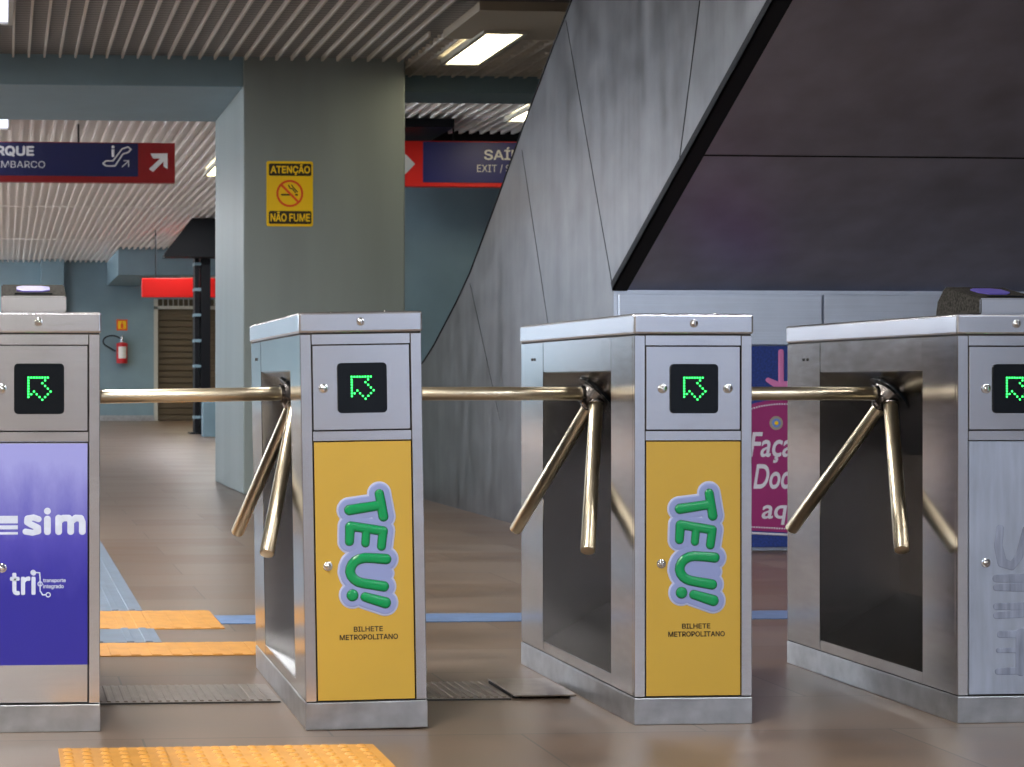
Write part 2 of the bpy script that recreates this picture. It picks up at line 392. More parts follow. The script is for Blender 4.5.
# rear and side walls outside the frame (only what closes the hall)
bm = B(); box(bm, -9, 2.2, -10.3, -10, 0, ZN); struct('wall_rear', bm, M['wall_back'])
bm = B(); box(bm, 2.2, 12, -10.3, -10, 0, 6.5); struct('wall_rear_right', bm, plain('pale_blue_plaster', (.50, .58, .74), .7, var=.1, scale=.8))
bm = B(); box(bm, -9.3, -9, -10, 14.5, 0, ZF); box(bm, -9.3, -9, 14.5, 18.5, 0, .5); box(bm, -9.3, -9, 18.5, 36.5, 0, 2.3); box(bm, -9.3, -9, 36.5, 40.3, 0, 1.1); struct('wall_left', bm, M['wall_back'])
bm = B()
for k in range(10): box(bm, -9.15, -9.05, 14.5+k*2.6, 14.58+k*2.6, 0.5, ZF)
struct('window_1', bm, M['teal'])
bm = B(); box(bm, 12, 12.3, -10, 41, 0, 6.5); struct('wall_far_right', bm, M['wall_back'])
# low wall by the far column
a = at_z(203, 437, 0)
bm = B(); box(bm, a.x, a.x+3.4, a.y, a.y+.25, 0, .54, .01); struct('wall_low', bm, M['teal'])

# ---- doorway fittings on the far wall
d = empty('roller_shutter', (dl, YB+.05, 0), 'brown horizontal slat shutter closing the doorway under the red sign', 'shutter')
bm = B(); zt = at_y(157, 309, YB).z
for k in range(int(zt/.14)): box(bm, .03, 2.57, .06, .09, k*.14, k*.14+.125, .01, 1)
box(bm, .0, 2.6, .1, .12, 0, zt); link('curtain', bm, M['shutter'], d)
bm = B(); box(bm, -.07, .02, -.06, .14, 0, dz); box(bm, 2.58, 2.66, -.06, .14, 0, dz); box(bm, -.07, 2.66, -.06, .14, zt, zt+.07); link('frame', bm, M['frame'], d)
bm = B(); k = .14
while k < 2.55: box(bm, k-.011, k+.011, 0, .03, zt+.07, dz); k += .115
box(bm, 0, 2.6, .11, .13, zt+.07, dz, mi=1); link('grille', bm, [M['frame'], M['shutter']], d)

# ---- black column and bracket
p = at_z(205, 434, 0); xl = at_y(195, 383, p.y).x; xr = at_y(210.5, 383, p.y).x; w = (xr-xl)
d = empty('steel_column', (xl, p.y, 0), 'black riveted steel column standing before the red sign and far doorway', 'column')
bm = B(); box(bm, .10, w, 0, .35, 0, ZF-.051, .004); link('column_shaft', bm, M['black_steel'], d)
bm = B(); box(bm, 0, .07, .02, .33, .0, ZF-.5, .004); link('flange', bm, M['black_steel'], d)
bm = B()
for k in range(7): box(bm, -.012, .1, .0, .30, .25+k*.42, .30+k*.42, .004)
link('stiffener', bm, M['teal'], d)
bm = B(); box(bm, -.08, w+.06, -.08, .4, 0, .025, .004); link('foot_plate', bm, M['black_steel'], d)
q0 = at_y(164, 257, p.y-.3); q1 = at_y(192, 226, p.y-.3); q2 = at_y(216, 205, p.y-.3)
bm = B(); prism(bm, [(q0.x, p.y-.35, q0.z), (xr+.6, p.y-.35, q0.z), (xr+.6, p.y-.35, ZF-.056), (q1.x, p.y-.35, ZF-.056), (q0.x, p.y-.35, q0.z+.04)], (0, .34, 0))
tag(link('ceiling_bracket', bm, M['black_steel']), 'black angular steel bracket hung at the ceiling over the black column', 'bracket')

# ---- red sign far
a = at_y(142, 278, 32.0); b = at_y(222, 297.5, 32.0)
d = empty('red_signboard', (a.x, 32.0, b.z), 'plain bright red signboard hanging above the far doorway', 'sign')
h = a.z-b.z; wd = b.x-a.x
bm = B(); box(bm, 0, wd, 0, .12, 0, h, .01); link('panel', bm, M['red'], d)
for q in (.25, wd-.25):
    bm = B(); cyl(bm, (q, .06, h), (q, .06, ZF-.002-b.z), .012, seg=8); link('hanger', bm, M['black_steel'], d)

# ---- extinguisher and its sign
cx = at_y(121.5, 350, YB).x; ez0 = at_y(121, 362, YB).z; ez1 = at_y(121, 343, YB).z
d = empty('fire_extinguisher', (cx, YB-.16, ez0), 'red fire extinguisher with white label hung on the blue far wall', 'fire extinguisher')
H = ez1-ez0; r = .125
bm = B(); cyl(bm, (0, 0, 0), (0, 0, H*.9), r, seg=28, bev=.03); sphere(bm, (0, 0, H*.9), r*.97, (1, 1, .5)); link('cylinder', bm, M['fe_red'], d, True)
bm = B()
for k in range(9):
    t0 = math.radians(-90-42+k*9.33); 
    t1 = math.radians(-90-42+(k+1)*9.33)
    R = r+.003
    prism(bm, [(R*math.cos(t0), R*math.sin(t0), H*.18), (R*math.cos(t1), R*math.sin(t1), H*.18), (R*math.cos(t1), R*math.sin(t1), H*.8), (R*math.cos(t0), R*math.sin(t0), H*.8)], (0, .002, 0))
link('paper_label', bm, M['white_paint'], d)
bm = B(); cyl(bm, (0, 0, H), (0, 0, H+.13), .035); box(bm, -.02, .02, -.16, .03, H+.13, H+.155, .005); box(bm, -.02, .02, -.13, .03, H+.08, H+.10, .005); link('valve', bm, M['chrome'], d, True)
pts = [(-.02, -.02, H+.09)] + [(-.22+.2*math.cos(t), -.02, H-.0+.13*math.sin(t)+.03) for t in [math.radians(a) for a in range(40, 230, 15)]] + [(-.14, -.06, H*.55)]
bm = B(); tube(bm, pts, .016); link('hose', bm, M['black_steel'], d, True)
bm = B(); box(bm, -.05, .05, .0, .16, H*.6, H*.7, .005); link('wall_mount', bm, M['black_steel'], d)
a = at_y(116.5, 319.5, YB); b = at_y(127.5, 330.5, YB)
d = empty('extinguisher_sign', ((a.x+b.x)/2, YB-.013, b.z), 'small red and yellow sign on the far wall above the fire extinguisher', 'sign')
hw = (b.x-a.x)/2; h = a.z-b.z
bm = B(); box(bm, -hw, hw, 0, .012, 0, h, .003, 1); link('panel', bm, M['orange'], d)
bm = B(); box(bm, -hw*.72, hw*.72, -.002, 0, h*.14, h*.86); link('yellow_field', bm, M['sign_yellow'], d)
bm = B(); box(bm, -hw*.25, hw*.25, -.004, -.002, h*.2, h*.62, .01, 1); box(bm, -hw*.1, hw*.1, -.004, -.002, h*.62, h*.8); link('pictogram', bm, M['orange'], d)

# ---- overhead lamps
def lamp(label, x0, x1, y0, y1, z, mat, group='ceiling lamps in the slatted ceiling'):
    d = empty('ceiling_lamp', ((x0+x1)/2, (y0+y1)/2, z), label, 'ceiling lamp', group)
    w = (x1-x0)/2; l = (y1-y0)/2
    bm = B(); box(bm, -w-.03, w+.03, -l-.03, -l, -.045, .0); box(bm, -w-.03, w+.03, l, l+.03, -.045, .0); box(bm, -w-.03, -w, -l, l, -.045, .0); box(bm, w, w+.03, -l, l, -.045, .0); link('housing', bm, M['frame'], d)
    bm = B(); box(bm, -w, w, -l, l, -.03, -.005, .004, 1); link('diffuser', bm, mat, d)
a = at_z(487, 32, ZN-.066); b = at_z(522, 33, ZN-.066); c = at_z(445, 62.5, ZN-.066); 
lamp('bright warm rectangular lamp glowing in the near ceiling right of the pillar', c.x, b.x, a.y, c.y, ZN-.036, M['lamp'])
a = at_z(8, 22, ZN-.066); lamp('pale lamp end at the upper left corner of the near ceiling', a.x-.28, a.x, a.y-1.25, a.y, ZN-.036, M['lamp_cool'])
a = at_z(8, 128, ZF-.08); lamp('pale lamp end in the far ceiling left, above the navy sign', a.x-.28, a.x, a.y-1.25, a.y, ZF-.051, M['lamp_cool'])
a = at_z(206, 175, ZF-.08); lamp('warm lamp in the far ceiling beside the left face of the pillar', a.x, a.x+.3, a.y-1.25, a.y, ZF-.051, M['lamp'])
a = at_z(508, 120, ZF-.08); lamp('small warm lamp in the ceiling strip above the exit sign', a.x, a.x+.4, a.y-.9, a.y, ZF-.051, M['lamp'])
bz = at_y(118, 275, 36.0).z
a = at_z(190, 272, bz); lamp('warm lamp under the far beam above the red signboard', a.x, a.x+1.3, 36.4, 37.6, bz, M['lamp'])

# ---- hanging direction signs
def hang(d, w, h, zb, rods):
    for q in rods:
        bm = B(); cyl(bm, (q, .05, h), (q, .05, ZF-.052-zb), .01, seg=8); link('hanger', bm, M['black_steel'], d)
YS = 18.6
a = at_y(-150, 140, YS); b = at_y(175, 183, YS); w = b.x-a.x; h = a.z-b.z
# left board: text px -> local
d = empty('direction_sign', (a.x, YS, b.z), 'navy and red hanging sign with escalator pictogram left of the pillar', 'sign', 'hanging direction signs')
def L(px, py): q = at_y(px, py, YS); return q.x-a.x, q.z-b.z
bm = B(); box(bm, 0, w, 0, .10, 0, h, .004, 1); link('sign_box', bm, M['red_shaded'], d)
nx = L(138, 0)[0]; nz = L(0, 175.5)[1]
bm = B(); box(bm, .02, nx, -.004, 0, nz, h-.01); link('navy_field', bm, M['navy_shaded'], d)
x0, z0 = L(-44, 156); x1, z1 = L(34, 146); text('lettering', 'EMBARQUE', x0, x1, z0, z1, -.004, M['white_paint'], d, off=.07)
x0, z0 = L(-64, 168); x1, z1 = L(45, 161); text('small_lettering', 'EMBARQUE / EMBARCO', L(-72, 0)[0], x1, z0, z1, -.004, M['white_paint'], d)
# escalator pictogram
bm = B(); path = [(106, 166), (103, 163.5), (106, 161), (113, 161), (122, 149), (128, 147), (131, 149.5), (128, 152.5), (123, 154), (115, 166), (106, 166)]
tube(bm, [(L(*q)[0], -.006, L(*q)[1]) for q in path], .008, 6); sphere(bm, (L(113, 147)[0], -.008, L(113, 147)[1]), .016, (1, .4, 1)); tube(bm, [(L(113, 149.5)[0], -.008, L(113, 149.5)[1]), (L(113, 157)[0], -.008, L(113, 157)[1])], .016, 6)
tube(bm, [(L(122, 167)[0], -.006, L(122, 167)[1]), (L(128.5, 161)[0], -.006, L(128.5, 161)[1])], .006, 6)
tube(bm, [(L(123.5, 160.8)[0], -.006, L(123.5, 160.8)[1]), (L(128.6, 160.8)[0], -.006, L(128.6, 160.8)[1]), (L(128.6, 167)[0], -.006, L(128.6, 167)[1])], .006, 6)
link('pictogram', bm, M['white_paint'], d)
ap = [(149, 169), (160, 158.5), (153, 158.5), (150.5, 153.5), (167.5, 153.5), (167.5, 169), (163.5, 166.5), (163.5, 161.5), (153, 172)]
bm = B(); prism(bm, [(L(*q)[0], 0, L(*q)[1]) for q in ap], (0, -.005, 0)); link('arrow', bm, M['white_paint'], d)
hang(d, w, h, b.z, (.3, w-1.0))
# right board
a2 = at_y(398, 140.5, YS); b2 = at_y(620, 188, YS); w = b2.x-a2.x; h = a2.z-b2.z
d = empty('direction_sign', (a2.x, YS, b2.z), 'navy and red hanging exit sign with white arrow right of the pillar', 'sign', 'hanging direction signs')
def L2(px, py): q = at_y(px, py, YS); return q.x-a2.x, q.z-b2.z
bm = B(); box(bm, 0, w, 0, .10, 0, h, .004, 1); link('sign_box', bm, M['red'], d)
bm = B(); box(bm, L2(423, 0)[0], w-.02, -.004, 0, L2(0, 179)[1], h-.01); link('navy_field', bm, M['navy'], d)
x0, z0 = L2(484, 160); x1, z1 = L2(532, 147.5); text('lettering', 'SAÍDA', x0, x1, z0, z1, -.004, M['white_paint'], d, off=.04)
x0, z0 = L2(477, 173); x1, z1 = L2(538, 165); text('small_lettering', 'EXIT / SALIDA', x0, x1, z0, z1, -.004, M['white_paint'], d)
bm = B(); prism(bm, [(L2(q[0], q[1])[0], 0, L2(q[0], q[1])[1]) for q in [(400, 150), (407, 155.5), (415, 164), (407, 172.5), (400, 178), (400, 170), (400, 158)]], (0, -.005, 0)); link('arrow', bm, M['white_paint'], d)
hang(d, w, h, b2.z, (.6, w-.5))

# ---- no smoking sign on the pillar
YP = PY0-.006
a = at_y(266.5, 161, YP); b = at_y(313, 226.5, YP); w = b.x-a.x; h = a.z-b.z
d = empty('no_smoking_sign', (a.x, YP, b.z), 'yellow and black no smoking sign fixed on the grey pillar', 'sign')
bm = B(); prism(bm, rrect(0, w, 0, h, .015, 0), (0, .006, 0)); link('panel', bm, M['sign_yellow'], d)
bm = B()
prism(bm, rrect(.018, w-.012, h*.775, h-.018, .012, 0), (0, -.001, 0)); link('black_field', bm, M['ink'], d); bm = B(); prism(bm, rrect(.018, w-.012, .018, h*.235, .012, 0), (0, -.001, 0)); link('black_field', bm, M['ink'], d)
text('lettering', 'ATENÇÃO', .03, w-.022, h*.785, h-.022, -.001, M['sign_yellow'], d, off=.06)
text('lettering', 'NÃO FUME', .03, w-.022, .035, h*.235-.004, -.001, M['sign_yellow'], d, off=.06)
bm = B(); cxx, czz, R = w*.5, h*.505, w*.29
for k in range(32):
    t0, t1 = 2*math.pi*k/32, 2*math.pi*(k+1)/32
    prism(bm, [(cxx+R*math.cos(t0), 0, czz+R*math.sin(t0)), (cxx+R*math.cos(t1), 0, czz+R*math.sin(t1)), (cxx+(R-.016)*math.cos(t1), 0, czz+(R-.016)*math.sin(t1)), (cxx+(R-.016)*math.cos(t0), 0, czz+(R-.016)*math.sin(t0))], (0, -.002, 0))
k = .707*(R-.008)
prism(bm, [(cxx-k-.006, 0, czz+k-.006), (cxx-k+.006, 0, czz+k+.006), (cxx+k+.006, 0, czz-k+.006), (cxx+k-.006, 0, czz-k-.006)], (0, -.003, 0)); link('prohibition_ring', bm, M['orange'], d)
bm = B(); box(bm, cxx-.065, cxx+.02, -.0015, 0, czz-.016, czz-.004); box(bm, cxx+.04, cxx+.06, -.0015, 0, czz-.016, czz-.004)
tube(bm, [(cxx-.01, -.001, czz+.065), (cxx+.0, -.001, czz+.04), (cxx+.02, -.001, czz+.035), (cxx+.045, -.001, czz+.005)], .004, 6)
tube(bm, [(cxx+.012, -.001, czz+.065), (cxx+.03, -.001, czz+.04), (cxx+.06, -.001, czz+.01)], .004, 6); link('cigarette', bm, M['ink'], d)

# ================================================================ ESCALATOR
XE = 3.0
YW = at_x(613.5, 290, XE).y
sil = [(572, 0), (552, 50), (525, 122), (498, 198), (470, 273), (456, 303), (444, 326), (434, 345), (424, 361), (412, 374)]
P3 = [at_x(px, py, XE) for px, py in sil]
lowC = at_x(613.5, 290, XE); hiB = at_x(775, 0, XE)
def ext(p, q, z): k = (z-p.z)/(q.z-p.z); return Vector((XE, p.y+(q.y-p.y)*k, z))
e_hi = ext(lowC, hiB, 4.6); e_top = ext(P3[1], P3[0], 5.2)
last = P3[-1]
prof = [Vector((XE, YW, 0)), Vector((XE, YW, lowC.z)), lowC, e_hi, e_top] + P3 + [Vector((XE, last.y+.25, last.z-.03)), Vector((XE, last.y+.25, 0))]
prof = [prof[0]]+prof[2:]
d = empty('escalator', (XE+2, YW, 0), 'brushed steel clad escalator rising overhead behind the turnstiles', 'escalator')
off = Vector((-(XE+2), -YW, 0))
bm = B(); a = [bm.verts.new(p+off) for p in prof]; b = [bm.verts.new(p+off+Vector((5.5, 0, 0))) for p in prof]; n = len(prof)
f = bm.faces.new(a); f.material_index = 0; bm.faces.new(b[::-1]).material_index = 0
for i in range(n):
    f = bm.faces.new((a[i], b[i], b[(i+1) % n], a[(i+1) % n])); f.material_index = 1 if i in (1,) else (2 if i == 0 else 0)
link('cladding', bm, [M['esc_side'], M['esc_soffit'], M['band']], d)
# dark edge angle along the soffit edge
dirv = (hiB-lowC).normalized(); nrm = Vector((0, -dirv.z, dirv.y)); 
if nrm.z < 0: nrm = -nrm
s0 = lowC+dirv*.012; s1 = e_hi
bm = B(); q = [s0-nrm*.012, s1-nrm*.012, s1+nrm*.035, s0+nrm*.035]
prism(bm, [p+off+Vector((-.012, 0, 0)) for p in q], (.012, 0, 0))
prism(bm, [s0+off-nrm*.012+Vector((-.012, 0, 0)), s1+off-nrm*.012+Vector((-.012, 0, 0)), s1+off+Vector((-.012, 0, 0)), s0+off+Vector((-.012, 0, 0))], (.075, 0, 0))
link('edge_trim', bm, M['black_steel'], d)
# joints between the cladding sheets
bm = B()
for (pa, pb) in (((566, 20), (613, 289)), ((522, 150), (549, 330)), ((700, 0), (678, 172)), ((470, 283), (500, 420))):
    u, v = at_x(*pa, XE)+off, at_x(*pb, XE)+off
    k = Vector((0, .004, .002))
    bm = B(); prism(bm, [u-k, v-k, v+k, u+k], (-.0015, 0, 0)); link('panel_joint', bm, M['black_steel'], d)
t = (at_y(690, 165, 8).z-HC)/8
# soffit joints across
for s in (1.12, 2.3):
    c = lowC+dirv*s+off
    bm = B(); prism(bm, [c-dirv*.004-nrm*.002, c+dirv*.004-nrm*.002, c+dirv*.004+nrm*.0, c-dirv*.004+nrm*.0], (5.5, 0, 0)); link('soffit_joint', bm, M['black_steel'], d)
# top moulding (silhouette rim) as a handrail-like bead
bm = B(); tube(bm, [e_top+off]+[p+off for p in P3], .007, 8); link('rim', bm, M['black_steel'], d, True)
# pale steel band on the wall under the soffit
zb = at_y(700, 345, YW).z; zt = lowC.z-.02
bm = B(); box(bm, 3.02, at_y(821, 300, YW).x-.006, YW-.024, YW-.004, zb, zt, .003); tag(link('steel_panel', bm, M['band']), 'pale steel band panel under the escalator behind the third turnstile', 'panel', 'steel band panels under the escalator')
bm = B(); box(bm, at_y(821, 300, YW).x+.006, 8.4, YW-.024, YW-.004, zb, zt, .003); tag(link('steel_panel', bm, M['band']), 'pale steel band panel under the escalator beyond the rightmost turnstile', 'panel', 'steel band panels under the escalator')
# ---- banner
YN = YW-.06
a = at_y(735, 346, YN); b = at_y(806, 547, YN); w = b.x-a.x; h = a.z-b.z
def L3(px, py): q = at_y(px, py, YN); return q.x-a.x, q.z-b.z
d = empty('poster_banner', (a.x, YN, b.z), 'blue and magenta poster with a pink pointing hand and white script', 'poster')
bm = B(); box(bm, 0, w, 0, .012, 0, h, .002, 1); link('board', bm, M['bag_blue'], d)
zt, z2 = L3(0, 407)[1], L3(0, 534)[1]; n = 14
top = [(w*i/n, 0, zt+.03*math.cos(math.pi*(2*i/n-1))*0-.03*(1-(2*i/n-1)**2)*(-1)-.02*(1-2*i/n)) for i in range(n+1)]
bot = [(w*i/n, 0, z2-.02*(i/n)) for i in range(n, -1, -1)]
bm = B(); prism(bm, top+bot, (0, -.002, 0)); link('magenta_field', bm, M['magenta'], d)
bm = B()
tube(bm, [(p[0], -.002, p[2]+.022) for p in top], .006, 6); link('white_border', bm, M['print_white'], d); bm = B(); tube(bm, [(p[0], -.002, p[2]-.012) for p in bot], .006, 6); link('white_border', bm, M['print_white'], d); bm = B()
for p, q in zip(top[:-1], top[1:]):
    for s in (.25, .75): sphere(bm, (p[0]+(q[0]-p[0])*s, -.002, p[2]+(q[2]-p[2])*s-.022), .0045, (1, .5, 1), 8, 6)
link('dotted_stitching', bm, M['print_white'], d); bm = B()
for p, q in zip(bot[:-1], bot[1:]):
    for s in (.25, .75): sphere(bm, (p[0]+(q[0]-p[0])*s, -.002, p[2]+(q[2]-p[2])*s+.018), .0045, (1, .5, 1), 8, 6)
link('dotted_stitching', bm, M['print_white'], d)
bm = B()
hand = [[(*L3(781, 352), .014), (*L3(781, 384), .014)], [(*L3(768, 380), .012), (*L3(781, 387), .02)], [(*L3(781, 386), .022), (*L3(795, 385), .022)], [(*L3(793, 372), .012), (*L3(793, 386), .014)]]
bm.free(); bm = blob(hand, 0, 0, .003, .004, .01); link('pointing_hand', bm, M['pink'], d, True)
bm = B(); c = L3(776, 423)
cyl(bm, (c[0], 0, c[1]), (c[0], -.003, c[1]), .034); link('flower_outer', bm, M['beige'], d)
bm = B(); cyl(bm, (c[0], 0, c[1]), (c[0], -.005, c[1]), .022); link('flower_middle', bm, M['sky_blue'], d)
bm = B(); cyl(bm, (c[0], 0, c[1]), (c[0], -.007, c[1]), .010); link('flower_heart', bm, M['sign_yellow'], d)
x0, z0 = L3(748, 463); x1, z1 = L3(791, 432); text('lettering', 'Faça', x0, x1+.0, z0, z1, -.002, M['print_white'], d, off=.035, shear=.35, sans=False)
x0, z0 = L3(753, 489); x1, z1 = L3(788, 464); text('lettering', 'Doc', x0, x1, z0, z1, -.002, M['print_white'], d, off=.035, shear=.35, sans=False)
x0, z0 = L3(760, 525); x1, z1 = L3(784, 505); text('lettering', 'aq', x0, x1, z0, z1, -.002, M['print_white'], d, off=.035, shear=.35, sans=False)

# ================================================================ FLOOR MARKINGS
def strip(name, x0, x1, y0, y1, mat, label, cat, domes=False, ribs=None, h=.006, group=None, seams=True, rib_axis='y'):
    d = empty(name, ((x0+x1)/2, (y0+y1)/2, 0), label, cat, group)
    X0, X1, Y0, Y1 = -(x1-x0)/2, (x1-x0)/2, -(y1-y0)/2, (y1-y0)/2
    bm = B()
    nx = max(1, round((x1-x0)/.25)); ny = max(1, round((y1-y0)/.25)); tx = (x1-x0)/nx; ty = (y1-y0)/ny
    if seams:
        for i in range(nx):
            for j in range(ny): box(bm, X0+i*tx+.0008, X0+(i+1)*tx-.0008, Y0+j*ty+.0008, Y0+(j+1)*ty-.0008, .0005, h)
    else: box(bm, X0, X1, Y0, Y1, .0005, h)
    if domes:
        k = .0417; xx = X0+k/2
        while xx < X1:
            yy = Y0+k/2
            while yy < Y1:
                r = bmesh.ops.create_cone(bm, cap_ends=True, segments=10, radius1=.012, radius2=.007, depth=.004)
                for v in r['verts']: v.co += Vector((xx, yy, h+.002))
                yy += k
            xx += k
    if ribs:
        if rib_axis == 'y':
            xx = X0+ribs/2
            while xx < X1: box(bm, xx-ribs*.24, xx+ribs*.24, Y0+.01, Y1-.01, h-.001, h+.002, .001, 1); xx += ribs
    link('tile_field', bm, mat, d)
    return d
a = at_z(58, 751, 0); yb = a.y
xr = at_z(385, 751, 0).x
strip('tactile_strip', a.x, a.x+.75-.03, yb-.25, yb, M['tactile'], 'yellow dotted tactile strip in the foreground before the turnstiles', 'tactile paving', domes=True, group='tactile paving strips')
a = at_z(209, 611, 0); b = at_z(224, 629, 0)
strip('tactile_strip', a.x-1.0, a.x, b.y, a.y, M['tactile'], 'yellow ribbed tactile strip on the floor, the farther of two behind the leftmost gate', 'tactile paving', ribs=.0625, group='tactile paving strips', h=.003)
a1 = at_z(200, 643, 0); b1 = at_z(200, 656, 0)
strip('tactile_strip', a.x-1.0, a.x+.2, b1.y, a1.y, M['tactile'], 'yellow ribbed tactile strip on the floor, the nearer of two behind the leftmost gate', 'tactile paving', ribs=.0625, group='tactile paving strips', h=.003)
def guide(y0, y1):
    bm = B(); box(bm, -.25, .25, 0, y1-y0, .0005, .004)
    for x in (-.21, -.15, -.05, .0, .05, .15, .21): box(bm, x-.012, x+.012, 0, y1-y0, .003, .008, .001, 1)
    return bm
o = link('guide_strip', guide(a.y+.002, 12.5), M['guide']); o.location = (.25, a.y+.002, 0)
tag(o, 'long blue grey guide strip running away behind the far yellow strip', 'guide strip', 'blue grey guide strips')
o = link('guide_strip', guide(a1.y+.002, b.y-.002), M['guide']); o.location = (.25, a1.y+.002, 0)
tag(o, 'short blue grey guide strip between the two yellow ribbed strips', 'guide strip', 'blue grey guide strips')
u = at_z(470, 614, 0); v = at_z(470, 622, 0)
bm = B(); n = 40; X0 = a.x+.001; X1 = 5.5
box(bm, X0, X1, v.y, u.y, .0004, .003); tag(link('floor_line', bm, M['blue_line']), 'blue line taped across the floor behind the turnstiles', 'floor line')
# grate and cover plate
u = at_z(430, 683.5, 0); v = at_z(430, 700.5, 0)
def grate(x0, x1, label):
    d = empty('drain_grate', ((x0+x1)/2, v.y, 0), label, 'floor grate', 'ribbed metal grates between the turnstiles')
    bm = B(); w = (x1-x0)/2; l = u.y-v.y; box(bm, -w, w, 0, l, .0004, .004, mi=0); x = -w+.012
    while x < w-.008: box(bm, x-.005, x+.005, .008, l-.008, .002, .007, .001, 1); x += .022
    link('ribs', bm, [M['grate'], M['rubber']], d)
    bm = B(); box(bm, -w, w, -.004, 0, .0004, .003); link('rim', bm, M['rubber'], d)
grate(.235, .715, 'ribbed metal grate on the floor between the first and second turnstiles')
grate(1.035, 1.325, 'ribbed metal grate on the floor between the second and third turnstiles')
bm = B(); box(bm, 1.335, 1.50, v.y-.005, u.y, .008, .012, .001, 1); box(bm, 1.335, 1.36, v.y+.02, u.y-.01, .0004, .0085, mi=1); box(bm, 1.46, 1.49, v.y+.02, u.y-.01, .0004, .0085, mi=1)
tag(link('cover_plate', bm, [M['grate'], M['rubber']]), 'smooth metal cover plate slightly raised beside the third turnstile', 'floor plate')

# ================================================================ TURNSTILES
Wd, Dp = .293, .96
def teu_strokes():
    def q(x, z, r): return ((320+x/4.033-303.0)/418, (729.5-(470+z/4.033))/418, r/4.033/418)
    T = [[q(243, 98, 15), q(258, 190, 16)], [q(250, 143, 15), q(120, 161, 17)]]
    E = [[q(124, 226, 15), q(256, 248, 15)], [q(122, 228, 16), q(118, 288, 14)], [q(188, 238, 13), q(183, 296, 13)], [q(256, 248, 15), q(248, 310, 14)]]
    U = [[q(266, 362, 17), q(215, 357, 16), q(180, 355, 16), q(158, 359, 16), q(140, 368, 16), q(128, 380, 16), q(121, 395, 16), q(119, 411, 16), q(124, 427, 16), q(135, 441, 16), q(150, 451, 16), q(170, 457, 16), q(255, 472, 17)]]
    X = [[q(127, 505, 20)], [q(178, 513, 15), q(260, 538, 19)]]
    return T, E, U, X
TEU = teu_strokes(); ALL = [s for g in TEU for s in g]; UN = 1/4.033/418
INN = [[((320+px/4.033-303.0)/418, (729.5-(470+pz/4.033))/418, .002) for px, pz in ((170, 405), (262, 420))]]
ME = {}
def logo(parent):
    if not ME:
        ME['edge'] = link('logo_border', blob(ALL+INN, 35*UN, -.0008, .0012, .0016, .003), M['lav_edge'], parent, True)
        ME['fill'] = link('logo_ground', blob(ALL+INN, 28*UN, -.0016, .0012, .0016, .006), M['lav'], parent, True)
        ME['dark'] = link('letter_outline', blob(ALL, 5*UN, -.0024, .0010, .0013, .002), M['green_dark'], parent, True)
        ME['let'] = link('letters', blob(ALL, 1.5*UN, -.0030, .0040, .0011, .010), M['green'], parent, True)
    else:
        for k, nm in (('edge', 'logo_border'), ('fill', 'logo_ground'), ('dark', 'letter_outline'), ('let', 'letters')):
            o = bpy.data.objects.new(nm, ME[k].data); COL.objects.link(o); o.parent = parent
DOTS = [(i, 0) for i in range(8)]+[(0, j) for j in range(1, 8)]+[(1, 6), (2, 5), (3, 6), (4, 7), (5, 8), (6, 7), (7, 6), (8, 5), (7, 4), (6, 3), (5, 2), (6, 1)]
def lock(parent, x, z, y=.0, r=.0115, name='lock'):
    bm = B(); rod(bm, (x, y+.003, z), (x, y-.003, z), r, .001, 20); sphere(bm, (x, y-.002, z), r*.72, (1, .75, 1), 16, 10)
    box(bm, x-.001, x+.001, y-.0095, y-.006, z-r*.5, z+r*.5); link(name, bm, M['chrome'], parent, True)
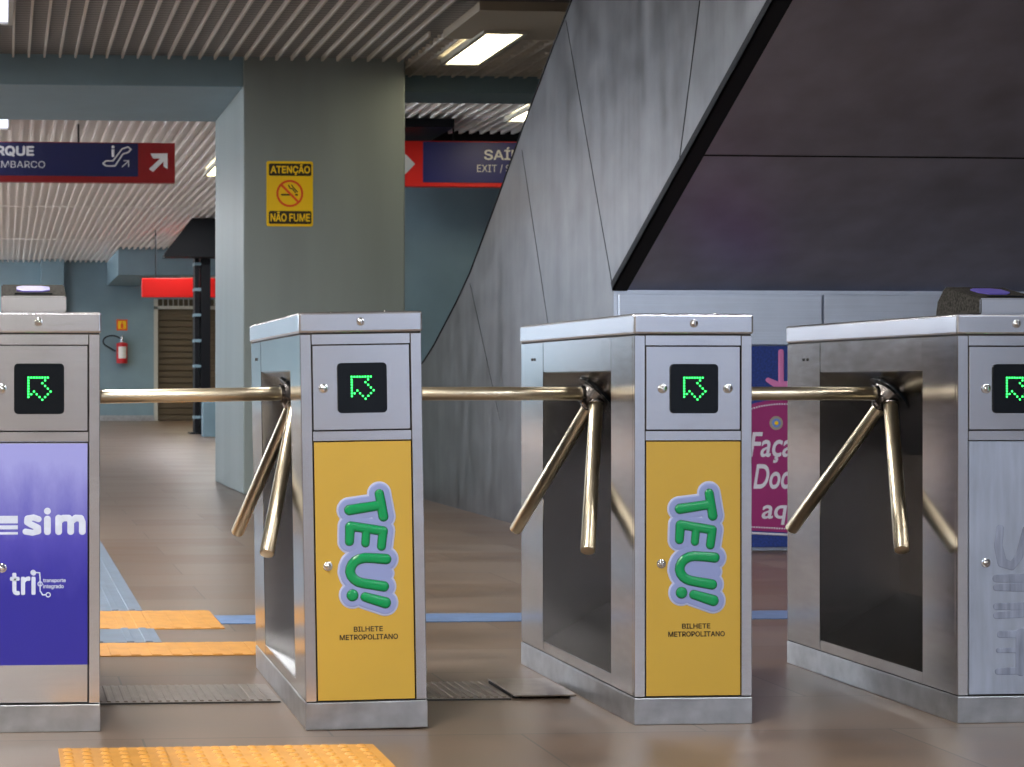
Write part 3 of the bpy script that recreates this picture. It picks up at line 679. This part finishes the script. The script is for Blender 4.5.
def turnstile(x, y, label, sticker, reader=False, locks=(.07,), rot=(0, 0, 0), low_lock=.068):
    d = empty('turnstile', (x, y, 0), label, 'turnstile', 'steel turnstiles in a row', rot)
    # plinth
    bm = B(); box(bm, -.001, Wd+.001, -.001, Dp+.001, .0, .0655, .002); box(bm, .003, Wd-.003, .003, Dp-.003, .0655, .068, mi=1); link('plinth', bm, [M['steel_plinth'], M['rubber']], d)
    # body shell: columns, side plates, front frame
    bm = B()
    box(bm, 0, Wd, .012, .17, .068, .947, .0015, 1)
    box(bm, 0, Wd, .745, Dp, .068, .947, .0015, 1)
    box(bm, .0005, .003, .1715, .7435, .862, .947, .0008, 1); box(bm, .0005, .003, .1715, .7435, .068, .098, .0008, 1)
    box(bm, Wd-.003, Wd, .1715, .7435, .068, .947)
    box(bm, 0, .0265, 0, .012, .068, .947, .0012, 1); box(bm, Wd-.0265, Wd, 0, .012, .068, .947, .0012, 1)
    box(bm, .0275, Wd-.0275, .0005, .012, .9225, .947, .0006, 1); box(bm, .0275, Wd-.0275, .0005, .012, .6915, .7145, .0006, 1)
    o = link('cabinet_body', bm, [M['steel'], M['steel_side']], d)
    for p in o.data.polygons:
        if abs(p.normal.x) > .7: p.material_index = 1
    # recess behind the arms
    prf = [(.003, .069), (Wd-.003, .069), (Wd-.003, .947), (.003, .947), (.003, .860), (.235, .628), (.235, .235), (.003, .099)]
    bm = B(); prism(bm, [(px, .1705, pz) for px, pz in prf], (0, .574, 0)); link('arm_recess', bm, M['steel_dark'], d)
    # lid
    bm = B(); box(bm, -.0035, Wd+.0035, -.0035, Dp+.0035, .950, 1.0, .006, 3); box(bm, .002, Wd-.002, .002, Dp-.002, .946, .951, mi=1)
    lid = link('lid', bm, [M['steel'], M['rubber']], d)
    for p in lid.data.polygons:
        pass
    lock(lid, Wd/2, .976, -.003, .010, 'screw')
    for q in (.08, .21):
        bm = B(); sphere(bm, (q, .02, 1.0), .004, (1, 1, .8), 10, 6); link('rivet', bm, M['chrome'], lid, True)
    # doors
    bm = B(); box(bm, .0262, Wd-.0262, .0108, .0125, .069, .946); link('door_gap', bm, M['rubber'], d)
    bm = B(); box(bm, .0293, Wd-.0293, .001, .0105, .7175, .9200, .001, 1); ud = link('upper_door', bm, M['steel'], d)
    for q in locks: lock(ud, q, .8175, .001)
    bm = B(); box(bm, .0293, Wd-.0293, .001, .0105, .0700, .6885, .001, 1); ld = link('lower_door', bm, M['pale_door'] if sticker == 'ghost' else M['steel'], d)
    if low_lock: lock(ld, low_lock, .392, 0)
    # display
    cx = .148
    bm = B(); pts = rrect(cx-.0595, cx+.0595, .8175-.060, .8175+.060, .010, .001); prism(bm, pts, (0, -.004, 0)); ds = link('display_screen', bm, M['black'], d)
    bm = B(); k = .0066
    for i, j in DOTS: sphere(bm, (cx-.0345+.0+i*k+.009, -.0032, .8175+.0305-j*k-.004), .0023, (1, .6, 1), 8, 6)
    link('led_arrow', bm, M['led'], ds)
    # side screws/slots
    for q in (.775, .80):
        bm = B(); box(bm, -.0025, .001, q+.05-.004, q+.05+.004, .895, .903, .001, 1); link('slot', bm, M['rubber'], d)
    # tripod head
    hx, hy, hz = .060, .4575, .803; hc = Vector((hx, hy, hz)); ax = Vector((-1, 0, -1)).normalized()
    bm = B(); rod(bm, hc-ax*.004, hc+ax*.006, .062, .002, 40); link('flange', bm, M['black'], d, True)
    bm = B(); cyl(bm, hc+ax*.002, hc+ax*.030, .043, .034, seg=32, bev=.003); sphere(bm, hc+ax*.020, .030)
    hub = link('tripod_hub', bm, M['hub'], d, True)
    for ang in (0, 120, -120):
        rq = Matrix.Rotation(math.radians(ang), 3, ax); ad = rq @ Vector((-1, 0, 0))
        bm = B(); rod(bm, hc+ad*.016, hc+ad*.523, .0180); link('arm', bm, M['gold'], d, True)
        bm = B(); cyl(bm, hc+ad*.012, hc+ad*.045, .0225, seg=24, bev=.003); link('collar', bm, M['hub'], hub, True)
        ad2 = Matrix.Rotation(math.radians(ang+60), 3, ax) @ Vector((-1, 0, 0))
        bm = B(); sphere(bm, hc+ad2*.030+ax*.004, .0075, u=10, v=8); link('bolt', bm, M['chrome'], hub, True)
    # stickers
    if sticker == 'teu':
        bm = B(); box(bm, .0297, Wd-.0297, -.0008, .001, .0705, .6885); link('sticker', bm, M['yellow'], ld)
        logo(ld)
        def q(x, z): return ((320+x/4.033-304.9)/418, (729.5-(470+z/4.033))/418)
        x0, z0 = q(138, 653); x1, z1 = q(257, 632); text('lettering', 'BILHETE', x0, x1, z0, z1, -.0008, M['ink'], ld, off=.045, ext=.0004)
        x0, z0 = q(80, 686); x1, z1 = q(318, 664); text('lettering', 'METROPOLITANO', x0, x1, z0, z1, -.0008, M['ink'], ld, off=.045, ext=.0004)
    elif sticker == 'sim':
        bm = B(); box(bm, .030, Wd-.030, -.0008, .001, .160, .687); link('sticker', bm, M['purple'], ld)
        def q(px, py): return (Wd-(100.3-px)/419, (731-py)/419)
        x0, z0 = q(23.3, 534.5); x1, z1 = q(86, 506.8); k = 1/419
        def Q(x_, z_, r_): c_ = q(x_, z_); return (c_[0], c_[1], r_*k)
        S_ = [[Q(39, 518.5, 3), Q(34, 516.8, 3), Q(28, 518, 3.2), Q(27.5, 521.5, 3), Q(32, 524, 3.2), Q(38.5, 527, 3), Q(38.5, 530.5, 3.2), Q(33, 532, 3), Q(26, 530.8, 3)]]
        I_ = [[Q(47.8, 518.5, 3.4), Q(47.8, 531, 3.4)], [Q(47.8, 510.5, 3.4)]]
        M_ = [[Q(59, 517.5, 3.4), Q(59, 531, 3.4)], [Q(59, 521, 3.2), Q(63.5, 517.5, 3.3), Q(69, 517.5, 3.3), Q(71, 521, 3.3), Q(71, 531, 3.4)], [Q(72, 520.5, 3.2), Q(76, 517.5, 3.3), Q(81, 517.8, 3.3), Q(82.6, 521.5, 3.3), Q(82.6, 531, 3.4)]]
        for st_ in (S_, I_, M_): link('logo_lettering', blob(st_, 0, -.0008, .0006, .0008, .002), M['white'], ld)
        bm = B()
        for (ya, yb_) in ((515, 522.5), (524.5, 528.5), (531.2, 533.6)):
            a_, b_ = q(-14, yb_), q(18.3, ya); box(bm, a_[0], b_[0], -.0013, -.0008, a_[1], b_[1])
        link('logo_bars', bm, M['white'], ld)
        x0, z0 = q(10.5, 594); x1, z1 = q(36.5, 569.5); text('logo_lettering', 'tri', x0, x1, z0, z1, -.0008, M['white'], ld, off=.10, ext=.0005)
        bm = B()
        pts = [(34.5, 571.5), (40, 572), (40.5, 578), (40.5, 590), (43, 594), (47, 594)]
        tube(bm, [(q(*p_)[0], -.001, q(*p_)[1]) for p_ in pts], .0016, 6)
        for p_ in ((33.5, 571.5), (48.5, 594), (40.5, 583)):
            c = q(*p_)
            for k in range(12):
                t0, t1 = math.pi*k/6, math.pi*(k+1)/6
                cyl(bm, (c[0]+.0052*math.cos(t0), -.001, c[1]+.0052*math.sin(t0)), (c[0]+.0052*math.cos(t1), -.001, c[1]+.0052*math.sin(t1)), .0013, seg=6)
        link('logo_circuit', bm, M['white'], ld)
        x0, z0 = q(43.5, 582.3); x1, z1 = q(66, 578); text('small_lettering', 'transporte', x0, x1, z0, z1, -.0008, M['white'], ld, off=.05, ext=.0004)
        x0, z0 = q(43.5, 588.5); x1, z1 = q(64, 583.5); text('small_lettering', 'integrado', x0, x1, z0, z1, -.0008, M['white'], ld, off=.05, ext=.0004)
    elif sticker == 'ghost':
        def q(px, py, r): return ((px-958)/409, (722.5-py)/409, r/409)
        st = [[q(1002, 528, 4), q(1000, 545, 4.5), q(1004, 562, 5), q(1014, 566, 4), q(1022, 556, 4), q(1030, 530, 5)],
              [q(998, 578, 4), q(1036, 578, 5)], [q(998, 587, 3.5), q(1036, 587, 5)],
              [q(998, 606, 3.5), q(1036, 606, 4)], [q(998, 615, 3.5), q(1036, 613, 4)],
              [q(1002, 634, 3.5), q(1036, 634, 4)], [q(1024, 634, 6), q(1024, 670, 6)], [q(1000, 650, 2.5), q(1032, 650, 3)], [q(1000, 671, 3.5), q(1036, 670, 4)]]
        link('residue', blob(st, 0, .0005, .0006, .002, .003), M['ghost'], ld)
    if reader:
        prf = [(.0, 1.0), (.0, 1.038), (.17, 1.075), (.205, 1.040), (.215, 1.0)]
        bm = B(); prism(bm, [(.058, p_[0]+.001, p_[1]) for p_ in prf], (.155, 0, 0)); bmesh.ops.bevel(bm, geom=list(bm.edges), offset=.003, segments=2, affect='EDGES')
        rd = link('card_reader', bm, [M['steel'], M['reader']], d, False)
        for p in rd.data.polygons:
            if p.normal.y > -.5 and abs(p.normal.z) > .3 or p.normal.x > .5 or p.normal.x < -.5: p.material_index = 1
            if p.normal.y < -.9: p.material_index = 0
        bm = B(); s = .037/.17
        e = [(.095, .075), (.110, .055), (.155, .055), (.175, .075), (.175, .115), (.155, .13), (.110, .13), (.095, .115)]
        prism(bm, [(px, py, 1.038+(py-.001)*s+.0005) for px, py in e], (0, -.0006, .003)); link('reader_window', bm, M['purple_glass'], rd)
        bm = B(); box(bm, .09, .18, .02, .035, 1.043, 1.046); link('reader_slot', bm, M['black'], rd)
    return d
turnstile(-.067, 4.288, 'steel turnstile at the left edge with purple poster and card reader on top', 'sim', reader=True, locks=(.060,), low_lock=.060)
turnstile(.719, 4.265, 'leaning steel turnstile with yellow poster, second from the left', 'teu', rot=(0, math.radians(-.95), math.radians(-.85)), locks=(.055,), low_lock=.058)
turnstile(1.525, 4.276, 'upright steel turnstile with yellow poster and two locks beside its display', 'teu', locks=(.070, .233), low_lock=.066)
turnstile(2.320, 4.243, 'steel turnstile at the right edge with scratched pale door and card reader on top', 'ghost', reader=True, locks=(.072,), low_lock=.070)
